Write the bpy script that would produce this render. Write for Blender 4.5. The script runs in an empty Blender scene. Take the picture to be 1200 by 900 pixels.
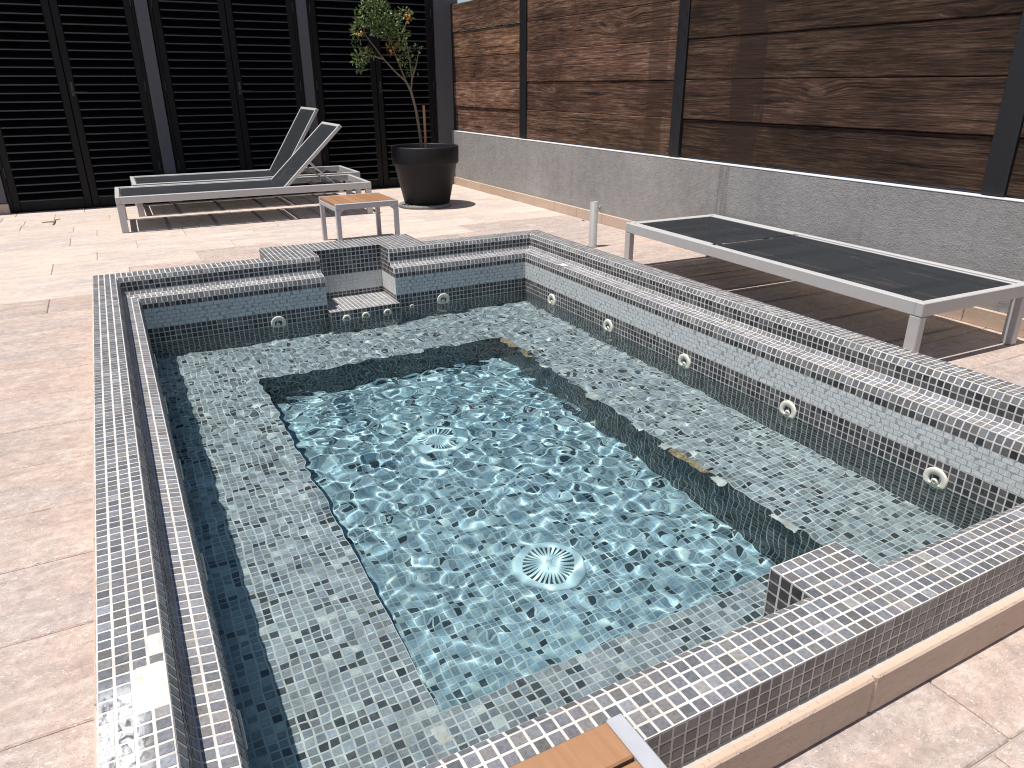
import bpy, math, random
import numpy as np
from mathutils import Matrix, Vector
rad = math.radians
rng = np.random.default_rng(7)
random.seed(7)
SC = bpy.context.scene
COL = SC.collection
U = 0.026            # metres per mosaic tile; everything below is laid out in tiles
ZG = -7.35           # deck level below the pool rim (tiles)
PW, PL = 101.7, 140.7   # outer width and length of the pool

def T(x, y, z):      # tile coordinates -> world metres (deck at z = 0)
    return Vector((x * U, y * U, (z - ZG) * U))

# ---------------------------------------------------------------- camera
yaw, pitch, roll, foc = 0.490159, 0.390526, -0.003661, 853.25
cy, sy, cp, sp = math.cos(yaw), math.sin(yaw), math.cos(pitch), math.sin(pitch)
fwd = Vector((sy * cp, cy * cp, -sp)); rt = Vector((cy, -sy, 0)); up = rt.cross(fwd)
cr, sr = math.cos(roll), math.sin(roll)
rt, up = rt * cr + up * sr, up * cr - rt * sr
CAM = np.array([6.5714, -164.3878, 34.8942])
cam = bpy.data.cameras.new('camera'); cam_o = bpy.data.objects.new('camera', cam); COL.objects.link(cam_o)
cam.sensor_width = 36; cam.lens = foc / 1200 * 36; cam.clip_start = 0.02; cam.clip_end = 500
M = Matrix((rt, up, -fwd)).transposed().to_4x4(); M.translation = T(*CAM)
cam_o.matrix_world = M
SC.camera = cam_o
def project(P):      # picture position (1200 x 900) of tile coordinates, used to rank tiles by size
    d = np.atleast_2d(P) - CAM
    z = d @ np.array(fwd)
    return np.stack([600 + foc * (d @ np.array(rt)) / z, 450 - foc * (d @ np.array(up)) / z], 1), z

# ---------------------------------------------------------------- light
SUN = Vector((-0.28, 0.03, 0.96)).normalized()
W = bpy.data.worlds.new('World'); SC.world = W; W.use_nodes = True
wn = W.node_tree.nodes; wl = W.node_tree.links
sky = wn.new('ShaderNodeTexSky'); sky.sky_type = 'NISHITA'; sky.sun_disc = False
sky.sun_elevation = math.asin(SUN.z); sky.sun_rotation = math.atan2(SUN.x, SUN.y)
sky.air_density = 1.0; sky.dust_density = 0.8; sky.ozone_density = 1.0
wl.new(sky.outputs[0], wn['Background'].inputs[0]); wn['Background'].inputs[1].default_value = 0.085
sun = bpy.data.lights.new('sun', 'SUN'); sun.energy = 4.9; sun.angle = rad(0.5); sun.color = (1, 0.965, 0.92)
sun_o = bpy.data.objects.new('sun', sun); COL.objects.link(sun_o)
sun_o.rotation_euler = SUN.to_track_quat('Z', 'Y').to_euler(); sun_o.location = (0, 0, 12)
sun.cycles.is_caustics_light = True
SC.view_settings.view_transform = 'Standard'; SC.view_settings.look = 'None'
SC.view_settings.exposure = 0.18; SC.view_settings.gamma = 1
SC.view_settings.use_curve_mapping = False
SC.cycles.use_denoising = True; SC.cycles.filter_width = 1.1
SC.cycles.max_bounces = 10; SC.cycles.transmission_bounces = 8; SC.cycles.transparent_max_bounces = 12
SC.cycles.sample_clamp_indirect = 6

# ---------------------------------------------------------------- materials
class NT:
    def __init__(s, name):
        s.m = bpy.data.materials.new(name); s.m.use_nodes = True
        s.t = s.m.node_tree; s.b = s.t.nodes['Principled BSDF']; s.out = s.t.nodes['Material Output']
    def n(s, typ, **kw):
        nd = s.t.nodes.new('ShaderNode' + typ)
        for k, v in kw.items():
            if k.startswith('_'): setattr(nd, k[1:], v)
        return nd
    def l(s, a, b): s.t.links.new(a, b)
    def coord(s, kind='Object', scale=(1, 1, 1), vary=False):
        c = s.n('TexCoord'); mp = s.n('Mapping'); mp.inputs['Scale'].default_value = scale
        s.l(c.outputs[kind], mp.inputs[0])
        if vary:
            oi = s.n('ObjectInfo'); mu = s.n('VectorMath', _operation='SCALE')
            mu.inputs[0].default_value = (37, 71, 53); s.l(oi.outputs['Random'], mu.inputs['Scale'])
            s.l(mu.outputs[0], mp.inputs['Location'])
        return mp.outputs[0]
    def pos(s, scale=(1, 1, 1)):
        c = s.n('NewGeometry'); mp = s.n('Mapping'); mp.inputs['Scale'].default_value = scale
        s.l(c.outputs['Position'], mp.inputs[0]); return mp.outputs[0]
    def noise(s, vec, scale, detail=4, rough=.55, dist=0.):
        x = s.n('TexNoise'); x.inputs['Scale'].default_value = scale; x.inputs['Detail'].default_value = detail
        x.inputs['Roughness'].default_value = rough; x.inputs['Distortion'].default_value = dist
        s.l(vec, x.inputs['Vector']); return x.outputs['Fac']
    def ramp(s, fac, stops):
        r = s.n('ValToRGB'); e = r.color_ramp.elements
        while len(e) < len(stops): e.new(.5)
        for k, (p, c) in enumerate(stops):
            e[k].position = p; e[k].color = (c, c, c, 1) if isinstance(c, (int, float)) else (*c, 1)
        s.l(fac, r.inputs[0]); return r.outputs[0]
    def mix(s, fac, a, b, mode='MIX'):
        x = s.n('MixRGB', _blend_type=mode)
        for k, v in ((0, fac), (1, a), (2, b)):
            if hasattr(v, 'is_linked') or isinstance(v, bpy.types.NodeSocket): s.l(v, x.inputs[k])
            elif k == 0: x.inputs[0].default_value = v
            else: x.inputs[k].default_value = (*v, 1)
        return x.outputs[0]
    def math(s, op, a, b=0.):
        x = s.n('Math', _operation=op)
        for k, v in ((0, a), (1, b)):
            if isinstance(v, bpy.types.NodeSocket): s.l(v, x.inputs[k])
            else: x.inputs[k].default_value = v
        return x.outputs[0]
    def bump(s, h, strength=.3, dist=.002, prev=None):
        b = s.n('Bump'); b.inputs['Strength'].default_value = strength; b.inputs['Distance'].default_value = dist
        s.l(h, b.inputs['Height'])
        if prev is not None: s.l(prev, b.inputs['Normal'])
        s.l(b.outputs[0], s.b.inputs['Normal']); return b.outputs[0]
    def set(s, color=None, rough=None, metal=None, spec=None):
        for key, v in (('Base Color', color), ('Roughness', rough), ('Metallic', metal), ('Specular IOR Level', spec)):
            if v is None: continue
            if isinstance(v, bpy.types.NodeSocket): s.l(v, s.b.inputs[key])
            else: s.b.inputs[key].default_value = (*v, 1) if isinstance(v, tuple) else v
        return s
MAT = {}

def tile_material(name, source):
    k = NT(name)
    if source == 'object': c = k.n('ObjectInfo').outputs['Color']
    else:
        a = k.n('Attribute', _attribute_name='tint'); c = a.outputs['Color']
    p = k.pos()
    mott = k.ramp(k.noise(p, 140, 4, .65), [(.3, .72), (.7, 1.22)])
    c2 = k.mix(1, c, mott, 'MULTIPLY')
    lime = k.ramp(k.noise(p, 30, 6, .7), [(.56, 0), (.78, .30)])
    c3 = k.mix(lime, c2, (.42, .41, .40))
    # lime wash spilt over the rim beside the missing tiles
    xyz = k.n('SeparateXYZ'); k.l(p, xyz.inputs[0])
    def band(sock, a, b, w):
        r1 = k.n('MapRange', _interpolation_type='SMOOTHSTEP'); r2_ = k.n('MapRange', _interpolation_type='SMOOTHSTEP')
        for q, e0, e1, t0, t1 in ((r1, a - w, a + w, 0, 1), (r2_, b - w, b + w, 1, 0)):
            k.l(sock, q.inputs['Value']); q.inputs['From Min'].default_value = e0 * U; q.inputs['From Max'].default_value = e1 * U
            q.inputs['To Min'].default_value = t0; q.inputs['To Max'].default_value = t1
        return k.math('MULTIPLY', r1.outputs[0], r2_.outputs[0])
    spill = k.math('MULTIPLY', band(xyz.outputs['X'], -3, 2.4, .8), band(xyz.outputs['Y'], -140, -122.4, 1.6))
    spill = k.math('MULTIPLY', spill, k.ramp(k.noise(k.pos((1, .55, 1)), 58, 5, .62, .8), [(.40, 0), (.53, 1)]))
    c3 = k.mix(k.math('MULTIPLY', spill, .85), c3, (.80, .80, .80))
    k.set(c3, k.ramp(k.noise(p, 60, 3), [(.3, .28), (.7, .5)]), spec=.45)
    k.bump(k.noise(p, 160, 3), .25, .0012)
    return k.m
MAT['tile'] = tile_material('mosaic_tile', 'attr')
MAT['tile_single'] = tile_material('mosaic_tile_single', 'object')

k = NT('grout'); p = k.pos()
k.set(k.mix(k.ramp(k.noise(p, 9, 6, .7), [(.42, 0), (.75, 1)]), (.64, .615, .58), (.40, .36, .31)), .85)
k.bump(k.noise(p, 320, 3), .4, .001); MAT['grout'] = k.m

k = NT('mortar'); p = k.pos()
k.set(k.mix(k.ramp(k.noise(p, 26, 6, .75), [(.35, 0), (.72, 1)]), (.80, .78, .73), (.56, .46, .35)), .9)
k.bump(k.noise(p, 130, 5, .7), .8, .004); MAT['mortar'] = k.m
k = NT('bare_screed'); p = k.pos()
k.set(k.mix(k.ramp(k.noise(p, 90, 5, .7), [(.35, 0), (.65, 1)]), (.20, .105, .045), (.58, .44, .28)), .9)
k.bump(k.noise(p, 120, 5), .9, .004); MAT['screed'] = k.m

def travertine(name, rough_):
    k = NT(name)
    v = k.coord('Object', (1, 1, 1), True); vs = k.coord('Object', (1.3, 6, 3), True)
    oi = k.n('ObjectInfo')
    if rough_: base = k.ramp(oi.outputs['Random'], [(0, (.48, .37, .31)), (.3, (.55, .43, .365)), (.55, (.47, .375, .335)), (.8, (.56, .44, .37)), (1, (.51, .385, .32))])
    else: base = k.ramp(oi.outputs['Random'], [(0, (.58, .475, .405)), (.3, (.67, .555, .475)), (.55, (.57, .475, .42)), (.8, (.68, .57, .49)), (1, (.61, .49, .41))])
    streak = k.ramp(k.noise(vs, 2.4, 6, .62, .6), [(.28, (.80, .77, .76)), (.5, (1, .985, .97)), (.72, (1.14, 1.13, 1.11))])
    c = k.mix(1, base, streak, 'MULTIPLY')
    grey = k.ramp(k.noise(vs, .9, 3, .5, .4), [(.46, 0), (.66, .6)])
    c = k.mix(grey, c, (.41, .355, .335) if rough_ else (.47, .41, .385))
    warm = k.ramp(k.noise(v, 3.1, 4, .6), [(.5, 0), (.72, .45)])
    c = k.mix(warm, c, (.57, .43, .335) if rough_ else (.68, .53, .42))
    vf = k.coord('Object', (1, 2.0, 1), True)
    fl = k.noise(vf, 62, 3, .5, 1.6)
    fleck = k.ramp(fl, [(.56, 0), (.60, 1), (.66, 1), (.72, 0)])
    patchy = k.ramp(k.noise(v, 4.5, 4, .6), [(.30, .25), (.55, 1)])
    fleck = k.math('MULTIPLY', fleck, patchy)
    c = k.mix(k.math('MULTIPLY', fleck, .55 if rough_ else .3), c, (.88, .81, .75))
    mottle = k.ramp(k.noise(k.coord('Object', (1, 1.6, 1), True), 8, 6, .72, .8), [(.50, 0), (.70, .55)])
    c = k.mix(mottle, c, (.74, .645, .58) if rough_ else (.76, .68, .61))
    dirt = k.ramp(k.noise(v, 34, 6, .75), [(.30, .74 if rough_ else .88), (.6, 1.04)])
    c = k.mix(1, c, dirt, 'MULTIPLY')
    k.set(c, k.ramp(k.noise(v, 18, 4), [(.3, .42), (.7, .7)]), spec=.35)
    n1 = k.bump(k.noise(k.coord('Object', (1, 1.7, 1), True), 26, 6, .68, .5), .6 if rough_ else .22, .014)
    k.bump(fleck, .6, .004, n1); MAT[name] = k.m
travertine('travertine', False); travertine('travertine_rough', True)

k = NT('joint_sand'); p = k.pos()
k.set(k.mix(k.noise(p, 20, 5), (.50, .41, .34), (.34, .28, .235)), .95); MAT['joint'] = k.m

k = NT('stone_skirting')
v = k.coord('Object', (1, 1, 1), True); vs = k.coord('Object', (1, 1, 7), True)
oi = k.n('ObjectInfo')
c = k.mix(k.noise(vs, 7, 5, .6), (.50, .36, .27), (.66, .52, .41))
c = k.mix(k.math('MULTIPLY', oi.outputs['Random'], .5), c, (.47, .33, .24))
k.set(c, .7); pit = k.ramp(k.noise(k.coord('Object', (1, 1, 2.2), True), 60, 3, .6, .8), [(.33, 0), (.42, 1)])
k.bump(pit, .5, .003); MAT['skirting'] = k.m

k = NT('weathered_wood')
v = k.coord('Object', (1, 1, 1), True)
v2 = k.coord('Object', (0, .36, 1), True)
vor = k.n('TexVoronoi', _feature='F1'); vor.inputs['Scale'].default_value = 3.4; k.l(v2, vor.inputs['Vector'])
cellr = k.n('SeparateColor'); k.l(vor.outputs['Color'], cellr.inputs[0])
has = k.ramp(cellr.outputs[0], [(.50, 0), (.52, 1)])
ring = k.ramp(vor.outputs['Distance'], [(.045, 0), (.06, 1), (.085, 1), (.11, 0)])
knot = k.math('MULTIPLY', k.ramp(vor.outputs['Distance'], [(.015, 1), (.055, 0)]), has)
bend = k.math('MULTIPLY', k.ramp(vor.outputs['Distance'], [(0, 1), (.26, 0)]), has)
warp = k.n('VectorMath', _operation='ADD')
sc_ = k.n('VectorMath', _operation='SCALE'); sc_.inputs[0].default_value = (0, 0, .05)
k.l(bend, sc_.inputs['Scale']); k.l(v, warp.inputs[0]); k.l(sc_.outputs[0], warp.inputs[1])
wb = k.n('VectorMath', _operation='SCALE'); wb.inputs[0].default_value = (0, 0, .022)
k.l(k.noise(k.coord('Object', (1, .8, 3), True), 2.2, 3), wb.inputs['Scale'])
wa = k.n('VectorMath', _operation='ADD'); k.l(warp.outputs[0], wa.inputs[0]); k.l(wb.outputs[0], wa.inputs[1])
def stretch(sy_, sz_):
    m_ = k.n('Mapping'); m_.inputs['Scale'].default_value = (4, sy_, sz_); k.l(wa.outputs[0], m_.inputs[0]); return m_.outputs[0]
fine = k.noise(stretch(5.5, 105), 1, 5, .7, .25)
mid = k.noise(stretch(1.6, 42), 1, 5, .65, .4)
wide = k.noise(stretch(.6, 9), 1, 3, .5, .3)
gr = k.math('ADD', k.math('MULTIPLY', fine, .56), k.math('ADD', k.math('MULTIPLY', mid, .26), k.math('MULTIPLY', wide, .18)))
oi = k.n('ObjectInfo')
c = k.ramp(gr, [(.36, (.022, .011, .008)), (.46, (.085, .046, .031)), (.54, (.165, .098, .067)), (.64, (.36, .25, .185))])
crack = k.ramp(k.noise(stretch(1.5, 48), 1.3, 2, .5, .2), [(.355, 1), (.385, 0)])
c = k.mix(k.math('MULTIPLY', crack, .8), c, (.018, .010, .008))
c = k.mix(1, c, oi.outputs['Color'], 'MULTIPLY')
blotch = k.ramp(k.noise(k.pos((1, .7, 1)), 2.4, 4, .6), [(.33, (.50, .46, .44)), (.62, (1.05, 1.02, 1.0))])
c = k.mix(1, c, blotch, 'MULTIPLY')
c = k.mix(k.math('MULTIPLY', k.math('MULTIPLY', ring, has), .22), c, (.30, .20, .13))
c = k.mix(k.math('MULTIPLY', knot, .85), c, (.035, .018, .012))
# two damp run-off stains down the boards
def stain(k, y0, y1, amt):
    sp_ = k.n('SeparateXYZ'); k.l(k.n('NewGeometry').outputs['Position'], sp_.inputs[0])
    wob = k.math('MULTIPLY', k.math('SUBTRACT', k.noise(k.pos((0, 9, .8)), 3, 4), .5), .30)
    yy = k.math('ADD', sp_.outputs['Y'], wob)
    a = k.n('MapRange', _interpolation_type='SMOOTHSTEP'); b = k.n('MapRange', _interpolation_type='SMOOTHSTEP')
    for q, e0, e1 in ((a, y0 * U - .03, y0 * U + .03), (b, y1 * U + .03, y1 * U - .03)):
        k.l(yy, q.inputs['Value']); q.inputs['From Min'].default_value = min(e0, e1); q.inputs['From Max'].default_value = max(e0, e1)
        if e0 > e1: q.inputs['To Min'].default_value, q.inputs['To Max'].default_value = 1, 0
    return k.math('MULTIPLY', k.math('MULTIPLY', a.outputs[0], b.outputs[0]), amt)
c = k.mix(stain(k, -27, -17, .75), c, (.030, .016, .011))
c = k.mix(stain(k, 9.5, 17, .55), c, (.045, .024, .014))
k.set(c, .82, spec=.25)
k.bump(gr, .7, .006); MAT['wood'] = k.m

k = NT('teak'); v = k.coord('Object', (3, 22, 22), True); v1 = k.coord('Object', (1, 1, 1), True); oi = k.n('ObjectInfo')
c = k.mix(k.noise(v, 4, 5, .6), (.29, .14, .065), (.43, .235, .12))
c = k.mix(1, c, k.ramp(oi.outputs['Random'], [(0, .84), (1, 1.1)]), 'MULTIPLY')
k.set(c, .5); k.bump(k.noise(v, 6, 4), .2, .001); MAT['teak'] = k.m

k = NT('stucco'); p = k.pos()
big = k.ramp(k.noise(p, 1.3, 4), [(.3, (.265, .252, .245)), (.7, (.375, .357, .345))])
c = k.mix(k.ramp(k.noise(p, 14, 5, .65), [(.35, 0), (.75, .35)]), big, (.50, .48, .465))
c = k.mix(stain(k, -20.2, -18.6, .4), c, (.09, .085, .08))
drip = k.ramp(k.noise(k.pos((1, 11, .5)), 2.2, 5, .6), [(.55, 0), (.74, .22)])
c = k.mix(drip, c, (.17, .16, .155))
scuff = k.ramp(k.noise(k.pos((1, .5, 2.2)), 4.5, 6, .7), [(.58, 0), (.75, .35)])
c = k.mix(scuff, c, (.50, .485, .465))
k.set(c, .9, spec=.2)
h = k.math('ADD', k.noise(k.pos((1, 1, 1.3)), 120, 4, .7), k.math('MULTIPLY', k.noise(p, 38, 3), .7))
k.bump(h, .8, .009); MAT['stucco'] = k.m

k = NT('grey_render'); p = k.pos()
k.set(k.mix(k.noise(p, 40, 4), (.085, .085, .095), (.12, .118, .126)), .85); k.bump(k.noise(p, 160, 3), .5, .003); MAT['render'] = k.m

def plain(name, col, rough, metal=0., spec=.5, var=.18, sc=25, bump=.0):
    k = NT(name); v = k.coord('Object', (1, 1, 1), True)
    f = k.noise(v, sc, 5, .65)
    k.set(k.mix(f, tuple(x * (1 - var) for x in col), tuple(min(1, x * (1 + var)) for x in col)), k.ramp(f, [(.3, max(.05, rough - .07)), (.7, min(1, rough + .09))]), metal, spec)
    if bump: k.bump(k.noise(v, sc * 6, 3), bump, .001)
    MAT[name] = k.m; return k
plain('black_steel', (.016, .016, .019), .42)
plain('dark_metal', (.045, .045, .048), .4, .2)
plain('black_louvre', (.0045, .0042, .005), .4, spec=.3, var=.3, sc=8)
plain('lip_sky_highlight', (.06, .062, .070), .6, spec=.3, var=.3, sc=14)  # sky highlight along the slat lips, put into the base colour
plain('door_frame', (.0048, .004, .0046), .5, spec=.25, var=.3, sc=8)
plain('aluminium', (.50, .485, .47), .38, .0, var=.06)
plain('steel_grey', (.27, .265, .265), .42, .15, var=.1)
plain('table_metal', (.46, .46, .48), .42, .1, var=.08)
plain('pole_metal', (.30, .29, .275), .6, .0)
plain('grey_grout', (.33, .34, .335), .9, var=.15)
plain('fillet', (.60, .53, .45), .9, var=.2, sc=40, bump=.5)
plain('pot_plastic', (.011, .0105, .012), .55, spec=.25, var=.3, sc=12)
plain('grey_stone', (.20, .195, .18), .9, var=.35, sc=30, bump=.5)
plain('soil', (.07, .05, .035), .95, var=.5, sc=60, bump=.8)
plain('cream_plastic', (.78, .74, .62), .38, var=.07, sc=40)
plain('white_plastic', (.90, .90, .86), .4, var=.04)
plain('dark_recess', (.09, .065, .05), .6, var=.3, sc=40)
plain('brass', (.50, .40, .28), .4, .4)
plain('bark', (.20, .155, .11), .9, var=.35, sc=50, bump=.6)
plain('stake_wood', (.42, .22, .11), .8, var=.25, sc=50)
plain('orange_rind', (.62, .22, .03), .4)
plain('dry_leaf', (.30, .15, .045), .8)
plain('painted_sunlit_top', (.60, .58, .56), .85, var=.12)  # paler than the stucco: sunlight on the wall top as colour

k = NT('sling_mesh'); v = k.coord('Object')
wv = k.n('TexChecker'); wv.inputs['Scale'].default_value = 700; k.l(v, wv.inputs['Vector'])
cl = k.mix(k.noise(v, 5, 6, .7), (.018, .0205, .024), (.034, .037, .042))
cl = k.mix(k.ramp(k.noise(k.coord('Object', (1, 4, 1)), 4.2, 5, .6, .6), [(.60, 0), (.75, .30)]), cl, (.16, .16, .165))
k.set(cl, .7, spec=.2)
tr = k.n('BsdfTransparent'); ms = k.n('MixShader'); ms.inputs[0].default_value = .21
k.l(k.b.outputs[0], ms.inputs[1]); k.l(tr.outputs[0], ms.inputs[2]); k.l(ms.outputs[0], k.out.inputs[0]); MAT['sling'] = k.m

k = NT('leaf'); at = k.n('Attribute', _attribute_name='tint')
k.set(at.outputs['Color'], .38, spec=.5)
k.b.inputs['Subsurface Weight'].default_value = 0
tl = k.n('BsdfTranslucent'); k.l(at.outputs['Color'], tl.inputs[0]); ms = k.n('MixShader'); ms.inputs[0].default_value = .22
k.l(k.b.outputs[0], ms.inputs[1]); k.l(tl.outputs[0], ms.inputs[2]); k.l(ms.outputs[0], k.out.inputs[0]); MAT['leaf'] = k.m

k = NT('pool_water'); k.b.inputs['Base Color'].default_value = (1, 1, 1, 1); k.b.inputs['Roughness'].default_value = 0
k.b.inputs['IOR'].default_value = 1.333; k.b.inputs['Transmission Weight'].default_value = 1
rb = k.n('BsdfGlass'); rb.inputs['Roughness'].default_value = 0; rb.inputs['IOR'].default_value = 1.333
k.l(rb.outputs[0], k.out.inputs[0])
kb = NT('water_body'); kb.t.nodes.remove(kb.b)
va = kb.n('VolumeAbsorption'); va.inputs['Color'].default_value = (.10, .79, .955, 1); va.inputs['Density'].default_value = .72
kb.l(va.outputs[0], kb.out.inputs['Volume']); MAT['water_body'] = kb.m
MAT['water'] = k.m

# ---------------------------------------------------------------- building blocks
def mesh(name, verts, faces, mat=None, smooth=False):
    me = bpy.data.meshes.new(name)
    me.from_pydata([tuple(c * U for c in v) for v in verts], [], faces); me.update()
    if mat: me.materials.append(MAT[mat] if isinstance(mat, str) else mat)
    if smooth: me.polygons.foreach_set('use_smooth', [True] * len(me.polygons))
    return me
def link(name, data, parent=None, loc=None, rot=None):
    o = bpy.data.objects.new(name, data); COL.objects.link(o)
    if parent is not None: o.parent = parent
    if loc is not None: o.location = [c * U for c in loc] if parent is not None else T(*loc)
    if rot is not None: o.rotation_euler = rot
    return o
def thing(name, label, cat, loc, rz=0., group=None, kind=None, data=None):
    o = link(name, data, None, loc, (0, 0, rz))
    if label: o['label'] = label
    if cat: o['category'] = cat
    if group: o['group'] = group
    if kind: o['kind'] = kind
    return o
class MB:            # collects shapes (in tiles) into one mesh
    def __init__(s): s.v = []; s.f = []; s.sm = []
    def add(s, v, f, smooth=False):
        b = len(s.v); s.v += [tuple(q) for q in v]; s.f += [tuple(i + b for i in q) for q in f]; s.sm += [smooth] * len(f); return s
    def box(s, x0, x1, y0, y1, z0, z1, bev=0.0, M_=None):
        b = min(bev, (x1 - x0) / 3, (y1 - y0) / 3, (z1 - z0) / 3)
        if b <= 0:
            v = [(x, y, z) for z in (z0, z1) for y in (y0, y1) for x in (x0, x1)]
            f = [(0, 2, 3, 1), (4, 5, 7, 6), (0, 1, 5, 4), (2, 6, 7, 3), (0, 4, 6, 2), (1, 3, 7, 5)]
        else:
            v = []; idx = {}
            for sx in (0, 1):
                for sy_ in (0, 1):
                    for sz in (0, 1):
                        X, Y, Z = (x0, x1)[sx], (y0, y1)[sy_], (z0, z1)[sz]
                        dx, dy, dz = (b, -b)[sx], (b, -b)[sy_], (b, -b)[sz]
                        for a, q in (('x', (X, Y + dy, Z + dz)), ('y', (X + dx, Y, Z + dz)), ('z', (X + dx, Y + dy, Z))):
                            idx[sx, sy_, sz, a] = len(v); v.append(q)
            f = []
            I = lambda *a: idx[a]
            for sx in (0, 1): q = [I(sx, 0, 0, 'x'), I(sx, 1, 0, 'x'), I(sx, 1, 1, 'x'), I(sx, 0, 1, 'x')]; f.append(q if sx else q[::-1])
            for t in (0, 1): q = [I(0, t, 0, 'y'), I(0, t, 1, 'y'), I(1, t, 1, 'y'), I(1, t, 0, 'y')]; f.append(q if t else q[::-1])
            for t in (0, 1): q = [I(0, 0, t, 'z'), I(1, 0, t, 'z'), I(1, 1, t, 'z'), I(0, 1, t, 'z')]; f.append(q if t else q[::-1])
            for a in (0, 1):
                for c in (0, 1):
                    q = [I(a, c, 0, 'x'), I(a, c, 1, 'x'), I(a, c, 1, 'y'), I(a, c, 0, 'y')]; f.append(q if a != c else q[::-1])
                    q = [I(a, 0, c, 'x'), I(a, 0, c, 'z'), I(a, 1, c, 'z'), I(a, 1, c, 'x')]; f.append(q if a != c else q[::-1])
                    q = [I(0, a, c, 'y'), I(1, a, c, 'y'), I(1, a, c, 'z'), I(0, a, c, 'z')]; f.append(q if a != c else q[::-1])
            for a in (0, 1):
                for c in (0, 1):
                    for d in (0, 1):
                        q = [I(a, c, d, 'x'), I(a, c, d, 'y'), I(a, c, d, 'z')]; f.append(q if (a + c + d) % 2 else q[::-1])
        if M_ is not None: v = [tuple(M_ @ Vector(q)) for q in v]
        return s.add(v, f)
    def bar(s, p, q, w, h, bev=.0):
        p, q = Vector(p), Vector(q); d = q - p; L = d.length; X = d.normalized()
        Z = Vector((0, 0, 1)); Z = (Z - X * Z.dot(X)); Z = Z.normalized() if Z.length > 1e-4 else Vector((0, 1, 0)); Y = Z.cross(X)
        Mx = Matrix((X, Y, Z)).transposed().to_4x4(); Mx.translation = p
        return s.box(0, L, -w / 2, w / 2, -h / 2, h / 2, bev, Mx)
    def tube(s, pts, radii, seg=8, cap=True):
        pts = [Vector(p) for p in pts]; rings = []
        for i, p in enumerate(pts):
            d = (pts[min(i + 1, len(pts) - 1)] - pts[max(i - 1, 0)]).normalized()
            a = d.orthogonal().normalized() if i == 0 else (pa - d * pa.dot(d)).normalized()
            pa = a; b = d.cross(a)
            rings.append([p + (a * math.cos(t) + b * math.sin(t)) * radii[i] for t in (2 * math.pi * j / seg for j in range(seg))])
        v = [q for r in rings for q in r]
        f = [(i * seg + j, i * seg + (j + 1) % seg, (i + 1) * seg + (j + 1) % seg, (i + 1) * seg + j) for i in range(len(pts) - 1) for j in range(seg)]
        s.add(v, f, True)
        if cap: s.add(rings[0], [tuple(range(seg))[::-1]]); s.add(rings[-1], [tuple(range(seg))])
        return s
    def lathe(s, prof, seg=32, M_=None, smooth=True, close=True):
        v = [(r * math.cos(t), r * math.sin(t), z) for r, z in prof for t in (2 * math.pi * j / seg for j in range(seg))]
        f = [(i * seg + j, i * seg + (j + 1) % seg, (i + 1) * seg + (j + 1) % seg, (i + 1) * seg + j) for i in range(len(prof) - 1) for j in range(seg)]
        if M_ is not None: v = [tuple(M_ @ Vector(q)) for q in v]
        return s.add(v, f, smooth)
    def build(s, name, mat, parent=None, loc=None, rot=None):
        me = mesh(name, s.v, s.f, mat); me.polygons.foreach_set('use_smooth', s.sm)
        return link(name, me, parent, loc, rot)
    def data(s, name, mat):
        me = mesh(name, s.v, s.f, mat); me.polygons.foreach_set('use_smooth', s.sm); return me
def copy_tree(o, parent=None):
    c = o.copy(); COL.objects.link(c)
    if parent is not None: c.parent = parent
    for ch in [q for q in SC.objects if q.parent == o]: copy_tree(ch, c)
    return c

# ================================================================ DECK
ROWS = [154, 143.5, 133.5, 123, 112, 101.5, 91, 77.5, 65.2, 53.5, 40.8, 28.5, 16, 4, -8.5, -20.8, -33, -45.5, -57, -69, -81.2, -92, -103.5,
        -115.3, -127, -136, -147.7, -159, -171, -183, -195, -207, -219]
FIXED = {53.5: [-10.2], 65.2: [-.2], 77.5: [-30, 10], 91: [-7, 24], 101.5: [0], 112: [-6.6, 31], 143.5: [-28.5, -12.8], **{q: [-24.] for q in (4, -8.5, -20.8, -33, -45.5, -57, -69, -81.2, -92, -103.5, -115.3, -127)}, -136: [54.8], -147.7: [28, 52.5]}
XA, XB = -95., 146.
HOLES = [(-.5, PW + .5, -PL - .5, .5), (34.1, 69.9, -1, 10.9)]
def subtract(r, h):
    x0, x1, y0, y1 = r; a, b, c, d = h
    if x1 <= a or x0 >= b or y1 <= c or y0 >= d: return [r]
    out = []
    if x0 < a: out.append((x0, a, y0, y1))
    if x1 > b: out.append((b, x1, y0, y1))
    x0, x1 = max(x0, a), min(x1, b)
    if y0 < c: out.append((x0, x1, y0, c))
    if y1 > d: out.append((x0, x1, d, y1))
    return out
bed = MB()
rects = [(-2500, 2500, -2500, 2500)]
for h in HOLES: rects = [q for r in rects for q in subtract(r, h)]
for (a, b, c, d) in rects: bed.add([(a, c, 0), (b, c, 0), (b, d, 0), (a, d, 0)], [(0, 1, 2, 3)])
deck = bed.build('deck', 'joint', None, (0, 0, ZG - .25)); deck['kind'] = 'structure'
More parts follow.
